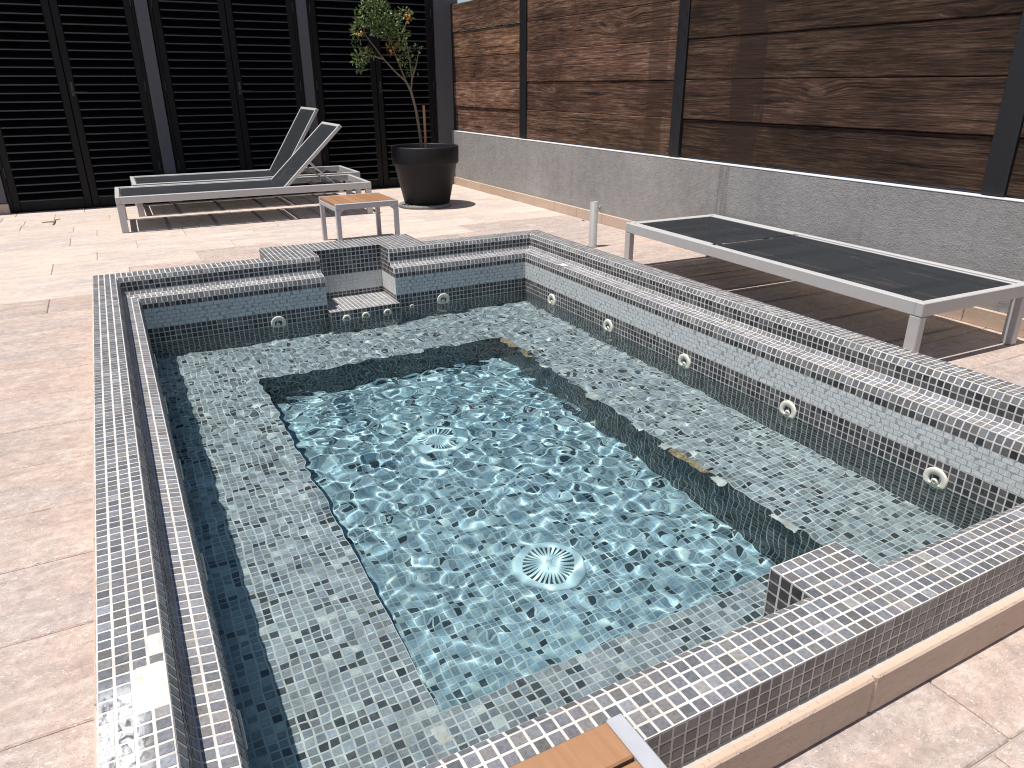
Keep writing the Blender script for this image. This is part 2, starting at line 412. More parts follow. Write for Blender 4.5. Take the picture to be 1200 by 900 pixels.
for y1, y0 in zip(ROWS[:-1], ROWS[1:]):
    fx = FIXED.get(y1, [])
    xs = [XA]
    if fx:
        xs += [fx[0] - L_ for L_ in (random.uniform(50, 56), random.uniform(24, 30)) if fx[0] - L_ > XA + 5] + list(fx)
        xs.sort()
    else: xs.append(XA + random.uniform(8, 34))
    while xs[-1] < XB - 14: xs.append(xs[-1] + random.uniform(20, 37))
    xs[-1] = XB
    for a, b in zip(xs[:-1], xs[1:]):
        parts = [(a, b, y0, y1)]
        for h in HOLES: parts = [q for r in parts for q in subtract(r, h)]
        for (p0, p1, q0, q1) in parts:
            if p1 - p0 < .8 or q1 - q0 < .8: continue
            g = .06
            w, d = (p1 - p0) / 2 - g, (q1 - q0) / 2 - g
            m = MB(); m.box(-w, w, -d, d, -1.2, 0, .13)
            o = m.build('paver', 'travertine_rough' if y1 < 20 or (y1 < 60 and random.random() < .5) else 'travertine', deck, ((p0 + p1) / 2, (q0 + q1) / 2, .25 + random.uniform(-.03, .03)))

# ================================================================ POOL
pool = thing('spa_pool', 'raised rectangular spa pool clad in grey mosaic tiles, full of rippled blue water', 'pool', (0, 0, ZG))
def s2l(*c): return tuple(((x / 255 + .055) / 1.055) ** 2.4 for x in c)
TINT = [(.96, .98, 1.06), (1.0, .97, 1.03), (1.05, 1.0, .95), (.97, 1.0, 1.03)]
def pal_rim():
    v = rng.uniform(.115, .215); t = TINT[rng.integers(4)]
    if rng.random() < .05: v = rng.uniform(.24, .3)
    return tuple(v * q for q in t)
def pal_ledge():
    v = rng.uniform(.16, .28); t = TINT[rng.integers(4)]; return tuple(v * q for q in t)
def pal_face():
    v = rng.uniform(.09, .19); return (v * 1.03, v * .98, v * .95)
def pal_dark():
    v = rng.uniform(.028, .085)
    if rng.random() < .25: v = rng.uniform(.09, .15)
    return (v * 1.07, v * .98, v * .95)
def pal_bench():
    if rng.random() < .02: return (.6, .6, .55)
    v = rng.uniform(.04, .10) if rng.random() < .15 else rng.uniform(.20, .46)
    t = ((.94, .99, 1.05), (1.02, 1, 1), (.97, 1.0, 1.0))[rng.integers(3)]
    return tuple(v * q for q in t)
def pal_floor():
    if rng.random() < .03: return (.66, .66, .58)
    v = rng.uniform(.05, .09) if rng.random() < .12 else rng.uniform(.24, .54)
    t = ((.86, 1.0, 1.08), (.93, 1, 1.04))[rng.integers(2)]
    return tuple(v * q for q in t)
def pal_band():
    v = rng.uniform(.63, .67); return (v, v, v * .96)
TL = dict(c=[], u=[], v=[], n=[], s=[], col=[], near=[], h=[])
def put(c, u, v, n, su, sv, col, near=False):
    TL['c'].append(c); TL['u'].append(u); TL['v'].append(v); TL['n'].append(n); TL['s'].append((su, sv)); TL['col'].append(col); TL['near'].append(near); TL['h'].append(.008 if min(col) > .56 and max(col) < .70 and abs(2 * sv) < .9 else .036)
SHELL = MB(); FILLET = MB(); BANDS = MB()
def seg_row(O, a, nin, L, d0, z0, d1, z1, k0, k1, pal, near=False, pitch=1., bond=0., skip=None, s0=0., gap=.15, edge=.075):
    """one row of tiles on the profile segment (d0,z0)-(d1,z1), run along a; nin points inwards"""
    O, a, nin = map(np.array, (O, a, nin)); Zv = np.array([0, 0, 1.])
    dm, zm = (d0 + d1) / 2, (z0 + z1) / 2
    h = math.hypot(d1 - d0, z1 - z0); dd, dz = (d1 - d0) / h, (z1 - z0) / h
    V_ = nin * dd + Zv * dz; N_ = nin * (-dz) + Zv * dd
    A, B = s0 + k0 * dm, L - k1 * dm
    n = max(1, round((B - A) / pitch)); p = (B - A) / n
    off = bond * p
    for i in range(n + (1 if bond else 0)):
        u0, u1 = A + i * p - off, A + (i + 1) * p - off
        u0, u1 = max(u0, A), min(u1, B)
        if u1 - u0 < .3: continue
        sc = (u0 + u1) / 2
        c = O + a * sc + nin * dm + Zv * zm
        if skip and skip(c): continue
        put(c, a, V_, N_, (u1 - u0) / 2 - edge, h / 2 - gap / 2, pal(), near)
def shell_strip(O, a, nin, L, prof, k0, k1, s0=0.):
    O, a, nin = map(np.array, (O, a, nin)); Zv = np.array([0, 0, 1.])
    v = []
    for d, z in prof:
        v.append(O + a * (s0 + k0 * d) + nin * d + Zv * z); v.append(O + a * (L - k1 * d) + nin * d + Zv * z)
    f = [(2 * i, 2 * i + 1, 2 * i + 3, 2 * i + 2) for i in range(len(prof) - 1)]
    if np.dot(np.cross(a, nin), Zv) < 0: f = [q[::-1] for q in f]
    SHELL.add(v, f)
ZW, ZB, ZF = -13.4, -22.5, -35.0
DI = 7.6
RIM = [(0, -4), (0, -3), (0, -2), (0, -1), (0, 0), (1, 0), (2, 0), (3, 0), (4, 0)]
LEDGE = [(4, 0), (4.46, -.89), (4.56, -1.88), (4.56, -2.85), (4.98, -3.54), (5.95, -3.70), (7.1, -3.88), (7.5, -5.0), (7.6, -6.1)]
BAND = [(7.6, -6.1 - .8 * i) for i in range(6)]
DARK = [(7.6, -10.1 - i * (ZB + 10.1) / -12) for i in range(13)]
PATCH = [(2, 4, -124.5, -120.3), (3, 4, -119.6, -117.4)]
def in_patch(c):
    return abs(c[2]) < .4 and any(x0 - .1 < c[0] < x1 + .1 and y0 < c[1] < y1 for x0, x1, y0, y1 in PATCH)
NX0, NX1 = 44., 60.
FY = -PL + 4.9           # inner face of the front wall
WALLS = [  # origin, along, inward, length, mitre0, mitre1, s0, name
    ((0, 0, 0), (1, 0, 0), (0, -1, 0), NX0, 1, 0, 0, 'back'),
    ((0, 0, 0), (1, 0, 0), (0, -1, 0), PW, 0, 1, NX1, 'back'),
    ((0, 0, 0), (0, -1, 0), (1, 0, 0), -FY, 1, 0, 0, 'left'),
    ((PW, 0, 0), (0, -1, 0), (-1, 0, 0), -FY, 1, 0, 0, 'right'),
]
NICHE_DROP = -11.4
for O, a, nin, L, k0, k1, s0, nm in WALLS:
    full_prof = LEDGE + BAND[1:] + DARK[1:]
    shell_strip(O, a, nin, L, LEDGE, k0, k1, s0); shell_strip(O, a, nin, L, [BAND[-1]] + DARK[1:], k0, k1, s0)
    keep = SHELL; SHELL = BANDS; shell_strip(O, a, nin, L, [BAND[0], BAND[-1]], k0, k1, s0); SHELL = keep
    for i in range(len(LEDGE) - 1):
        pal = pal_rim if i in (0, 6) else pal_ledge if i in (3, 4, 5) else pal_dark
        seg_row(O, a, nin, L, *LEDGE[i], *LEDGE[i + 1], k0, k1, pal, nm == 'left' and 3 <= i <= 7, s0=s0)
    for i in range(5): seg_row(O, a, nin, L, *BAND[i], *BAND[i + 1], k0, k1, pal_band, pitch=1.45, bond=.5 * (i % 2), s0=s0, gap=.07, edge=.035)
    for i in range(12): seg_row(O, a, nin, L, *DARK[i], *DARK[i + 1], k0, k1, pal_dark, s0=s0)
# rim tops and outer faces: left and right run full length, back and front fit between them
for O, a, nin, L, s0, nm in (((0, 0, 0), (0, -1, 0), (1, 0, 0), PL, 0, 'left'), ((PW, 0, 0), (0, -1, 0), (-1, 0, 0), PL, 0, 'right'),
                             ((0, 0, 0), (1, 0, 0), (0, -1, 0), NX0, 4, 'back'), ((0, 0, 0), (1, 0, 0), (0, -1, 0), PW - 4, NX1, 'back'),
                             ((0, -PL, 0), (1, 0, 0), (0, 1, 0), PW - 4, 4, 'front')):
    top = RIM if nm != 'front' else RIM + [(4.62, -.28), (4.9, -1.05)]
    shell_strip(O, a, nin, L, top[4:], 0, 0, s0)
    for i in range(4, len(top) - 1):
        seg_row(O, a, nin, L, *top[i], *top[i + 1], 0, 0, pal_rim, nm in ('left', 'front'), s0=s0, skip=in_patch if nm == 'left' else None)
for O, a, nin, L, s0 in (((0, 0, 0), (0, -1, 0), (1, 0, 0), PL, 0), ((PW, 0, 0), (0, -1, 0), (-1, 0, 0), PL, 0), ((0, 0, 0), (1, 0, 0), (0, -1, 0), 34, 0),
                         ((0, 0, 0), (1, 0, 0), (0, -1, 0), PW, 70), ((0, -PL, 0), (1, 0, 0), (0, 1, 0), PW, 0)):
    shell_strip(O, a, nin, L, RIM[:5], 0, 0, s0)
    keep = SHELL; SHELL = FILLET; shell_strip(O, a, nin, L, [(-.5, -4.0), (.02, -3.6)], 0, 0, s0); SHELL = keep      # fillet above the stone
    for i in range(4): seg_row(O, a, nin, L, *RIM[i], *RIM[i + 1], 0, 0, pal_face, a == (1, 0, 0) and O[1] < -1, s0=s0)
# inner face of the front wall
Of, af, nf = (0, -PL, 0), (1, 0, 0), (0, 1, 0)
FR = [(4.9, -1.05 - i * (ZB + 1.05) / -21) for i in range(22)]
shell_strip(Of, af, nf, PW - 7.6, FR, 0, 0, 7.6)
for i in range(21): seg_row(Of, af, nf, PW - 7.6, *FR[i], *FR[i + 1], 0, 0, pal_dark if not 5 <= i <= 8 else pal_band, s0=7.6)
# flat or upright panels: origin, edge vectors, normal
def panel(O, A, B, pal, na, nb, near=False, shell=True, skip=None, gap=.15):
    O, A, B = map(lambda q: np.array(q, float), (O, A, B)); la, lb = np.linalg.norm(A), np.linalg.norm(B)
    a, b = A / la, B / lb; n = np.cross(a, b)
    pa, pb = la / na, lb / nb
    for i in range(na):
        for j in range(nb):
            c = O + a * pa * (i + .5) + b * pb * (j + .5)
            if skip and skip(c): continue
            put(c, a, b, n, pa / 2 - gap / 2, pb / 2 - gap / 2, pal(), near)
    if shell: SHELL.add([O, O + A, O + A + B, O + B], [(0, 1, 2, 3)])
# benches and well
X0, X1 = DI, PW - DI
WX0, WX1, WY0, WY1 = 24.6, 76.3, -116.2, -28.6
def bench_skip(c): return 74.6 < c[0] < 76.3 and (-96.5 < c[1] < -86.5 or -43 < c[1] < -29)
panel((X0, WY0, ZB), (WX0 - X0, 0, 0), (0, -DI - WY0, 0), pal_bench, 17, 109)
panel((WX1, WY0, ZB), (X1 - WX1, 0, 0), (0, -DI - WY0, 0), pal_bench, 18, 109)
panel((WX0, WY1, ZB), (WX1 - WX0, 0, 0), (0, -DI - WY1, 0), pal_bench, 52, 21)
panel((X0, FY, ZB), (X1 - X0, 0, 0), (0, WY0 - FY, 0), pal_bench, 87, 20)
panel((WX0, WY0, ZF), (WX1 - WX0, 0, 0), (0, WY1 - WY0, 0), pal_floor, 52, 88, skip=lambda c: any(math.hypot(c[0] - 49.3, c[1] - y) < 4.2 for y in (-94.6, -56.8)))
H = ZB - ZF
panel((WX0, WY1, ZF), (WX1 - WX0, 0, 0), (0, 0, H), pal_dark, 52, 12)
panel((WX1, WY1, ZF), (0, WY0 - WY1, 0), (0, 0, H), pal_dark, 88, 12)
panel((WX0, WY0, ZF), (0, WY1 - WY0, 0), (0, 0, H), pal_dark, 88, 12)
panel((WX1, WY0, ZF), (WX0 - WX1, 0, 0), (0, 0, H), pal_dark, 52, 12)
# niche with its platform at the back
def niche_dark(c): return -6.1 < c[2] or c[2] < -10.1
ND = 2.0
panel((34, 0, 0), (36, 0, 0), (0, 11, 0), pal_rim, 36, 11, skip=lambda c: NX0 < c[0] < NX1 and c[1] < ND, shell=False)
for r in ((34, NX0, 0, 11), (NX1, 70, 0, 11), (NX0, NX1, ND, 11)):
    SHELL.add([(r[0], r[2], 0), (r[1], r[2], 0), (r[1], r[3], 0), (r[0], r[3], 0)], [(0, 1, 2, 3)])
panel((34, 11, ZG), (0, -11, 0), (0, 0, -ZG), pal_face, 11, 7)
panel((70, 0, ZG), (0, 11, 0), (0, 0, -ZG), pal_face, 11, 7)
panel((70, 11, ZG), (-36, 0, 0), (0, 0, -ZG), pal_face, 36, 7)
def nrows(O, A, na, skip=None):
    zs = [0, -1, -2, -3, -4, -5, -6.1] + [-6.1 - .8 * i for i in range(1, 6)] + [-10.75, -11.4]
    for k_, (zt, zb) in enumerate(zip(zs[:-1], zs[1:])):
        band = 6 <= k_ < 11
        panel((O[0], O[1], zb), A, (0, 0, zt - zb), pal_band if band else pal_dark, na if not band else max(1, int(na * .7)), 1, shell=False, skip=skip)
nrows((NX0, ND, 0), (NX1 - NX0, 0, 0), 16)
def prof_d(z):
    for (d0, z0), (d1, z1) in zip(LEDGE[:-1], LEDGE[1:]):
        if z1 <= z <= z0: return max(d0, d1)
    return DI
side_skip = lambda c: c[1] < -prof_d(c[2]) + .4
nrows((NX1, ND, 0), (0, -DI - ND, 0), 10, side_skip)
nrows((NX0, -DI, 0), (0, DI + ND, 0), 10, side_skip)
SHELL.add([(NX0, ND, NICHE_DROP), (NX1, ND, NICHE_DROP), (NX1, ND, 0), (NX0, ND, 0)], [(0, 1, 2, 3)])
for X_, flip in ((NX1, 0), (NX0, 1)):
    outline = [(X_, ND, 0)] + [(X_, -d, z) for d, z in LEDGE] + [(X_, -DI, NICHE_DROP), (X_, ND, NICHE_DROP)]
    SHELL.add(outline, [tuple(range(len(outline))) if flip else tuple(range(len(outline)))[::-1]])
NY = -9.7
panel((NX0, NY, NICHE_DROP), (NX1 - NX0, 0, 0), (0, ND - NY, 0), pal_ledge, 16, 12)
panel((NX0, NY, ZB), (NX1 - NX0, 0, 0), (0, 0, NICHE_DROP - ZB), pal_dark, 16, 11)
panel((NX0, -DI, ZB), (0, NY + DI, 0), (0, 0, NICHE_DROP - ZB), pal_dark, 2, 11)
panel((NX1, NY, ZB), (0, -DI - NY, 0), (0, 0, NICHE_DROP - ZB), pal_dark, 2, 11)
# square block on the front rim
BX0, BX1, BY1 = 46.4, 53.8, -132.4
panel((BX0, FY - .9, .012), (BX1 - BX0, 0, 0), (0, BY1 - FY + .9, 0), pal_rim, 7, 4, True)
panel((BX0, BY1, ZB), (0, FY - .9 - BY1, 0), (0, 0, -ZB), pal_dark, 4, 22, True)
panel((BX1, FY - .9, ZB), (0, BY1 - FY + .9, 0), (0, 0, -ZB), pal_dark, 4, 22)
panel((BX1, BY1, ZB), (BX0 - BX1, 0, 0), (0, 0, -ZB), pal_dark, 7, 22)

BANDS.build('band_grout', 'grey_grout', pool, (0, 0, -ZG))
FILLET.build('mortar_fillet', 'fillet', pool, (0, 0, -ZG))
o = SHELL.build('pool_shell', 'grout', pool, (0, 0, -ZG)); o.cycles.is_caustics_receiver = True
# tiles: tops bevelled, slightly uneven
NTILES = len(TL['c'])
C_ = np.array(TL['c']); A_ = np.array(TL['u']); B_ = np.array(TL['v']); N_ = np.cross(A_, B_)
flip = np.einsum('ij,ij->i', N_, np.array(TL['n'])) < 0
A_[flip] *= -1; N_ = np.cross(A_, B_)
S_ = np.array(TL['s']); K_ = np.array(TL['col']); near = np.array(TL['near'])
N2 = N_ + A_ * rng.normal(0, .012, (NTILES, 1)) + B_ * rng.normal(0, .012, (NTILES, 1)); N2 /= np.linalg.norm(N2, axis=1, keepdims=True)
A2 = A_ - N2 * np.einsum('ij,ij->i', A_, N2)[:, None]; A2 /= np.linalg.norm(A2, axis=1, keepdims=True); B2 = np.cross(N2, A2)
S_ = S_ * rng.uniform(.965, 1.0, S_.shape)
# pick the 300 tiles that show largest: each becomes a part of its own
area = np.zeros(NTILES); px = []
for su, sv in ((-1, -1), (1, -1), (1, 1), (-1, 1)):
    q, z = project(C_ + A2 * S_[:, :1] * su + B2 * S_[:, 1:] * sv); px.append(q)
px = np.array(px)
for i in range(4): area += px[i][:, 0] * px[(i + 1) % 4][:, 1] - px[(i + 1) % 4][:, 0] * px[i][:, 1]
area = abs(area) / 2
cen = px.mean(0)
facing = np.einsum('ij,ij->i', N2, CAM - C_) > 0
ok = near & facing & (z > 0) & (cen[:, 0] > 2) & (cen[:, 0] < 1198) & (cen[:, 1] > 2) & (cen[:, 1] < 898) & (C_[:, 2] > ZW)
ok &= ~((cen[:, 0] > 590) & (cen[:, 0] < 770) & (cen[:, 1] > 845 ))
area[~ok] = 0
top = np.argsort(-area)[:300]; top = top[area[top] > 0]
single = np.zeros(NTILES, bool); single[top] = True
hb = .93
unit = mesh('tile', [(x, y, -.02) for x, y in ((-1, -1), (1, -1), (1, 1), (-1, 1))] + [(x * hb, y * hb, .036) for x, y in ((-1, -1), (1, -1), (1, 1), (-1, 1))],
            [(4, 5, 6, 7), (0, 1, 5, 4), (1, 2, 6, 5), (2, 3, 7, 6), (3, 0, 4, 7)], 'tile_single')
for i in top:
    o = bpy.data.objects.new('tile', unit); COL.objects.link(o); o.parent = pool
    Mx = Matrix(((A2[i] * S_[i, 0]), (B2[i] * S_[i, 1]), N2[i])).transposed().to_4x4()
    Mx.translation = Vector(C_[i] + np.array([0, 0, -ZG])) * U
    o.matrix_local = Mx; o.color = (*K_[i], 1)
    o.cycles.is_caustics_receiver = True
r = ~single; n = int(r.sum()); hh = np.array(TL['h'])[r][:, None]
cc, aa, bb, nn, ss = C_[r], A2[r] * S_[r][:, :1], B2[r] * S_[r][:, 1:], N2[r], S_[r]
vv = np.zeros((n, 8, 3))
for j, (x, y) in enumerate(((-1, -1), (1, -1), (1, 1), (-1, 1))):
    vv[:, j] = cc + aa * x + bb * y - nn * .02
    vv[:, j + 4] = cc + (aa * x + bb * y) * np.where(hh < .03, .975, hb) + nn * hh
base = np.arange(n)[:, None, None] * 8
ff = (np.array([(4, 5, 6, 7), (0, 1, 5, 4), (1, 2, 6, 5), (2, 3, 7, 6), (3, 0, 4, 7)])[None] + base).reshape(-1, 4)
me = bpy.data.meshes.new('mosaic_tiles')
me.vertices.add(n * 8); me.vertices.foreach_set('co', (vv * U).reshape(-1))
me.loops.add(len(ff) * 4); me.loops.foreach_set('vertex_index', ff.reshape(-1).astype(np.int32))
me.polygons.add(len(ff)); me.polygons.foreach_set('loop_start', np.arange(len(ff), dtype=np.int32) * 4)
at = me.attributes.new('tint', 'FLOAT_COLOR', 'POINT')
at.data.foreach_set('color', np.concatenate([np.repeat(K_[r], 8, 0), np.ones((n * 8, 1))], 1).reshape(-1).astype(np.float32))
me.update(); me.validate(); me.polygons.foreach_set('use_smooth', [False] * len(me.polygons)); me.materials.append(MAT['tile'])
o = link('mosaic_tiles', me, pool, (0, 0, -ZG)); o['kind'] = 'stuff'; o.cycles.is_caustics_receiver = True

# mortar where tiles are missing
def blob(name, mat, x0, x1, y0, y1, z, h, parent=pool, amp=.12, nx=8, ny=10):
    v = []; f = []
    for j in range(ny + 1):
        for i in range(nx + 1):
            e = min(i, nx - i, j, ny - j)
            x = x0 + (x1 - x0) * i / nx; y = y0 + (y1 - y0) * j / ny
            if e == 0: x += random.uniform(-amp, amp); y += random.uniform(-amp, amp)
            v.append((x, y, (z - .03) if e == 0 else z + h * random.uniform(.45, 1.0)))
    for j in range(ny):
        for i in range(nx):
            q = j * (nx + 1) + i; f.append((q, q + 1, q + nx + 2, q + nx + 1))
    m = MB(); m.add(v, f, True); o = m.build(name, mat, parent, (0, 0, -ZG)); o.cycles.is_caustics_receiver = True; return o
blob('mortar_patch', 'mortar', 2.12, 3.86, -124.5, -120.3, 0, .07, amp=.07)['label'] = 'white mortar square where rim tiles are missing'
blob('mortar_patch', 'mortar', 3.1, 3.86, -119.5, -117.5, 0, .05, amp=.07)
SM = [(0.05, .9, -123.6, -122.2), (.1, .95, -125.3, -123.9), (1.05, 1.95, -122.9, -121.7), (1.1, 1.95, -124.6, -123.2), (.05, .9, -127.0, -125.7), (1.05, 1.9, -126.4, -125.0), (2.1, 2.6, -127.4, -125.2), (0.1, .9, -129.0, -127.6), (1.1, 1.9, -128.8, -127.2), (2.1, 2.7, -130.4, -128.2)]
for (a, b, c, d) in ((75.0, 76.5, -95.8, -87.2), (75.2, 76.5, -36, -29.6), (75.0, 76.5, -42.5, -38.5)): blob('bare_screed_patch', 'screed', a, b, c, d, ZB, .3, amp=.25, ny=18)
for (a, b, c, d) in ((74.9, 76.4, -86.8, -85.2), (74.9, 76.4, -99, -96.6), (75.2, 76.4, -80, -77.5), (75.4, 76.4, -66, -63.5), (75, 76.4, -50, -46.5), (23, 24.6, -119.6, -117.4), (75.3, 76.4, -112, -107.5)):
    blob('mortar_patch', 'mortar', a, b, c, d, ZB, .16, amp=.2)
blob('mortar_patch', 'mortar', 45.0, 46.35, -136, -134.6, ZW + .2, .5, amp=.3)
blob('mortar_patch', 'mortar', PW - 7.2, PW - 5.2, -24.6, -22.6, -3.72, .1, amp=.15)
# stone skirting round the foot of the pool
def stones(name, x0, x1, y, ny, joints, dirx=True):
    xs = [x0] + joints + [x1]
    for a, b in zip(xs[:-1], xs[1:]):
        m = MB()
        L_ = (b - a) / 2 - .05
        if dirx: m.box(-L_, L_, -.45, .45, ZG + .02, -3.85, .16); loc = ((a + b) / 2, y, -ZG)
        else: m.box(-.45, .45, -L_, L_, ZG + .02, -3.85, .16); loc = (y, (a + b) / 2, -ZG)
        m.build(name, 'skirting', pool, loc)
stones('skirting_stone', -.9, PW + .9, -PL - .45, 0, [5, 27, 47.8, 70, 92])
stones('skirting_stone', -.0, 34, .45, 0, [17]); stones('skirting_stone', 70, PW, .45, 0, [86])
stones('skirting_stone', -PL, .9, -.45, 0, [-118, -96, -74, -52, -30], False); stones('skirting_stone', -PL, .9, PW + .45, 0, [-118, -96, -74, -52, -30], False)

# jets, floor drains
def jet(x, y, z, n, rr=1.6):
    n = Vector(n); R_ = n.to_track_quat('Z', 'Y').to_euler()
    m = MB(); m.lathe([(rr * 1.0, -.05), (rr * 1.02, .25), (rr * .97, .34), (rr * .92, .37), (rr * .55, .37), (rr * .51, .30), (rr * .49, -.25)], 28)
    ring = m.build('jet_ring', 'cream_plastic', pool, (x, y, z - ZG), R_); ring.cycles.is_caustics_receiver = True
    m = MB(); m.lathe([(rr * .50, -.12), (.01, -.14)], 20); m.build('jet_socket', 'dark_recess', ring)
    m = MB(); m.lathe([(rr * .30, -.15), (rr * .29, .10), (rr * .22, .22), (rr * .12, .24), (rr * .10, .05), (.01, .03)], 18, Matrix.Translation((0, 0, 0)) @ Matrix.Rotation(.18, 4, 'X'))
    m.build('jet_nozzle', 'cream_plastic', ring, (-.06, -rr * .22, 0)); return ring
for y in (-20.9, -44, -68.3, -92.8, -117.3): jet(X1, y, -12.75, (-1, 0, 0))
for y in (-21, -44, -68, -92, -116): jet(X0, y, -12.75, (1, 0, 0))
jet(33, -DI, -12.75, (0, -1, 0)); jet(71.6, -DI, -12.75, (0, -1, 0))
for x in (47.4, 51.8, 56.9): jet(x, NY, -13.35, (0, -1, 0), .95)
jet(63.6, -DI, -13.3, (0, -1, 0), .55)
def drain(x, y):
    m = MB(); m.lathe([(4.9, 0), (4.9, .18), (4.6, .42), (3.75, .62), (3.55, .60), (3.5, .35)], 48)
    pl = m.build('drain_cover', 'white_plastic', pool, (x, y, ZF - ZG + .05)); pl.cycles.is_caustics_receiver = True
    m = MB(); m.lathe([(3.6, .30), (.01, .30)], 32); m.build('drain_recess', 'dark_recess', pl).cycles.is_caustics_receiver = True
    m = MB()
    for i in range(30):
        t = 2 * math.pi * i / 30; c_, s_ = math.cos(t), math.sin(t)
        m.bar((c_ * 1.35, s_ * 1.35, .68), (c_ * 3.62, s_ * 3.62, .52), .30, .34)
    m.build('drain_fins', 'white_plastic', pl).cycles.is_caustics_receiver = True
    m = MB(); m.lathe([(1.5, .35), (1.5, .72), (1.25, .86), (1.05, .80), (.85, .70), (.6, .72), (.45, .9), (.01, .95)], 24)
    for t in (0.5, 1.57, 2.64, 3.9, 5.5): m.bar((math.cos(t) * .5, math.sin(t) * .5, .8), (math.cos(t) * 1.2, math.sin(t) * 1.2, .82), .2, .2)
    m.build('drain_boss', 'white_plastic', pl).cycles.is_caustics_receiver = True
drain(49.3, -94.6); drain(49.3, -56.8)

# ================================================================ WATER
def water():
    x0, x1, y0, y1 = X0 - .7, X1 + .7, FY - .6, -DI + .7
    st = .21
    nx, ny = int((x1 - x0) / st) + 1, int((y1 - y0) / st) + 1
    xs, ys = np.linspace(x0, x1, nx), np.linspace(y0, y1, ny)
    X, Y = np.meshgrid(xs, ys); Z = np.zeros_like(X)
    # ripples: most restless over the well, calmer along the left and near benches
    calm = lambda t: 1 / (1 + np.exp(-t))
    env = .55 + .45 * calm((X - 22) / 5) * calm((92 - X) / 6) * calm((Y + 118) / 6)
    env = env * (.78 + .62 * calm((Y + 84) / 7)) * (1 - .5 * np.exp(-((X - 41) ** 2 + (Y + 108) ** 2) / 70)) * (1 - .55 * np.exp(-((X - 42) ** 2 + (Y + 74.5) ** 2) / 70))
    r2 = np.random.default_rng(3)
    for lam_lo, lam_hi, cnt, slope in ((14, 26, 10, .016), (7, 13, 22, .018), (3.6, 7, 34, .024), (1.9, 3.4, 60, .033)):
        for i in range(cnt):
            lam = r2.uniform(lam_lo, lam_hi); th = r2.uniform(0, 2 * math.pi); ph = r2.uniform(0, 6.28)
            kx, ky = 2 * math.pi / lam * math.cos(th), 2 * math.pi / lam * math.sin(th)
            wob = .9 * np.sin(X / 17 + ph) + .9 * np.sin(Y / 21 + 2 * ph)
            Z += slope / math.sqrt(cnt) * 1.4 * lam / (2 * math.pi) * np.sin(kx * X + ky * Y + ph + wob)
    Z *= env
    top = np.stack([X, Y, Z + ZW], -1).reshape(-1, 3)
    idx = np.arange(nx * ny).reshape(ny, nx)
    f = np.stack([idx[:-1, :-1], idx[:-1, 1:], idx[1:, 1:], idx[1:, :-1]], -1).reshape(-1, 4)
    me = bpy.data.meshes.new('water_surface')
    me.from_pydata((top * U).tolist(), [], f.tolist()); me.update()
    me.polygons.foreach_set('use_smooth', [True] * len(f))
    me.materials.append(MAT['water'])
    o = bpy.data.objects.new('water', me); COL.objects.link(o); o.location = T(0, 0, 0)
    o['kind'] = 'structure'; o.cycles.is_caustics_caster = True
    m = MB(); m.box(x0, x1, y0, y1, ZF - .9, ZW + .75); m.build('water_body', 'water_body', o)
    return o
water()

# ================================================================ BUILDING WALL AND LOUVRED DOORS
FYD = 154.
bw = thing('building_wall', 'dark grey rendered house wall with slim posts between black louvred doors', 'wall', (0, FYD, ZG))
m = MB(); m.box(-220, 175, .6, 8, 84, 125); m.build('upper_wall', 'render', bw)
m = MB(); m.box(-220, -31.6, 0, 8, 0, 83.99); m.build('side_wall', 'render', bw)
m = MB(); m.box(-31.6, 139.9, 6, 8, 0, 83.99); m.build('inner_wall', 'door_frame', bw)
for a, b in ((-31.5, -27.3), (25.5, 29.7), (82.4, 86.3), (139.9, 150.9)):
    m = MB(); m.box(a, b, 0, 6, 0 if b > 149 else 3.45, 84, .15); m.build('post', 'render', bw)
    if b < 149: m = MB(); m.box(a - .2, b + .2, -.7, 5.9, 0, 3.4, .15); m.build('skirting_tile', 'skirting', bw)
m = MB(); m.box(-8, 20, -.6, 0, 0, 0.); 
def slat_mesh():
    sec = [(-2.05, -1.35), (-2.05, -.95), (-1.35, -.88), (1.05, 1.30), (1.25, 1.12), (-1.12, -1.10)]   # blade with a narrow level lip
    v = [(x, y, z) for x in (-10.2, 10.2) for y, z in sec]; n = len(sec)
    f = [(i, (i + 1) % n, n + (i + 1) % n, n + i) for i in range(n)] + [tuple(range(n))[::-1], tuple(range(n, 2 * n))]
    me = mesh('slat', v, f, 'black_louvre'); me.materials.append(MAT['lip_sky_highlight'])
    me.polygons[0].material_index = 1; me.polygons[1].material_index = 1  # front and top of the lip take the painted highlight
    return me
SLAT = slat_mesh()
DL = ['black louvred double door at the far left, left of the first grey post', 'black louvred double door behind the two reclined loungers', 'black louvred double door behind the potted tree']
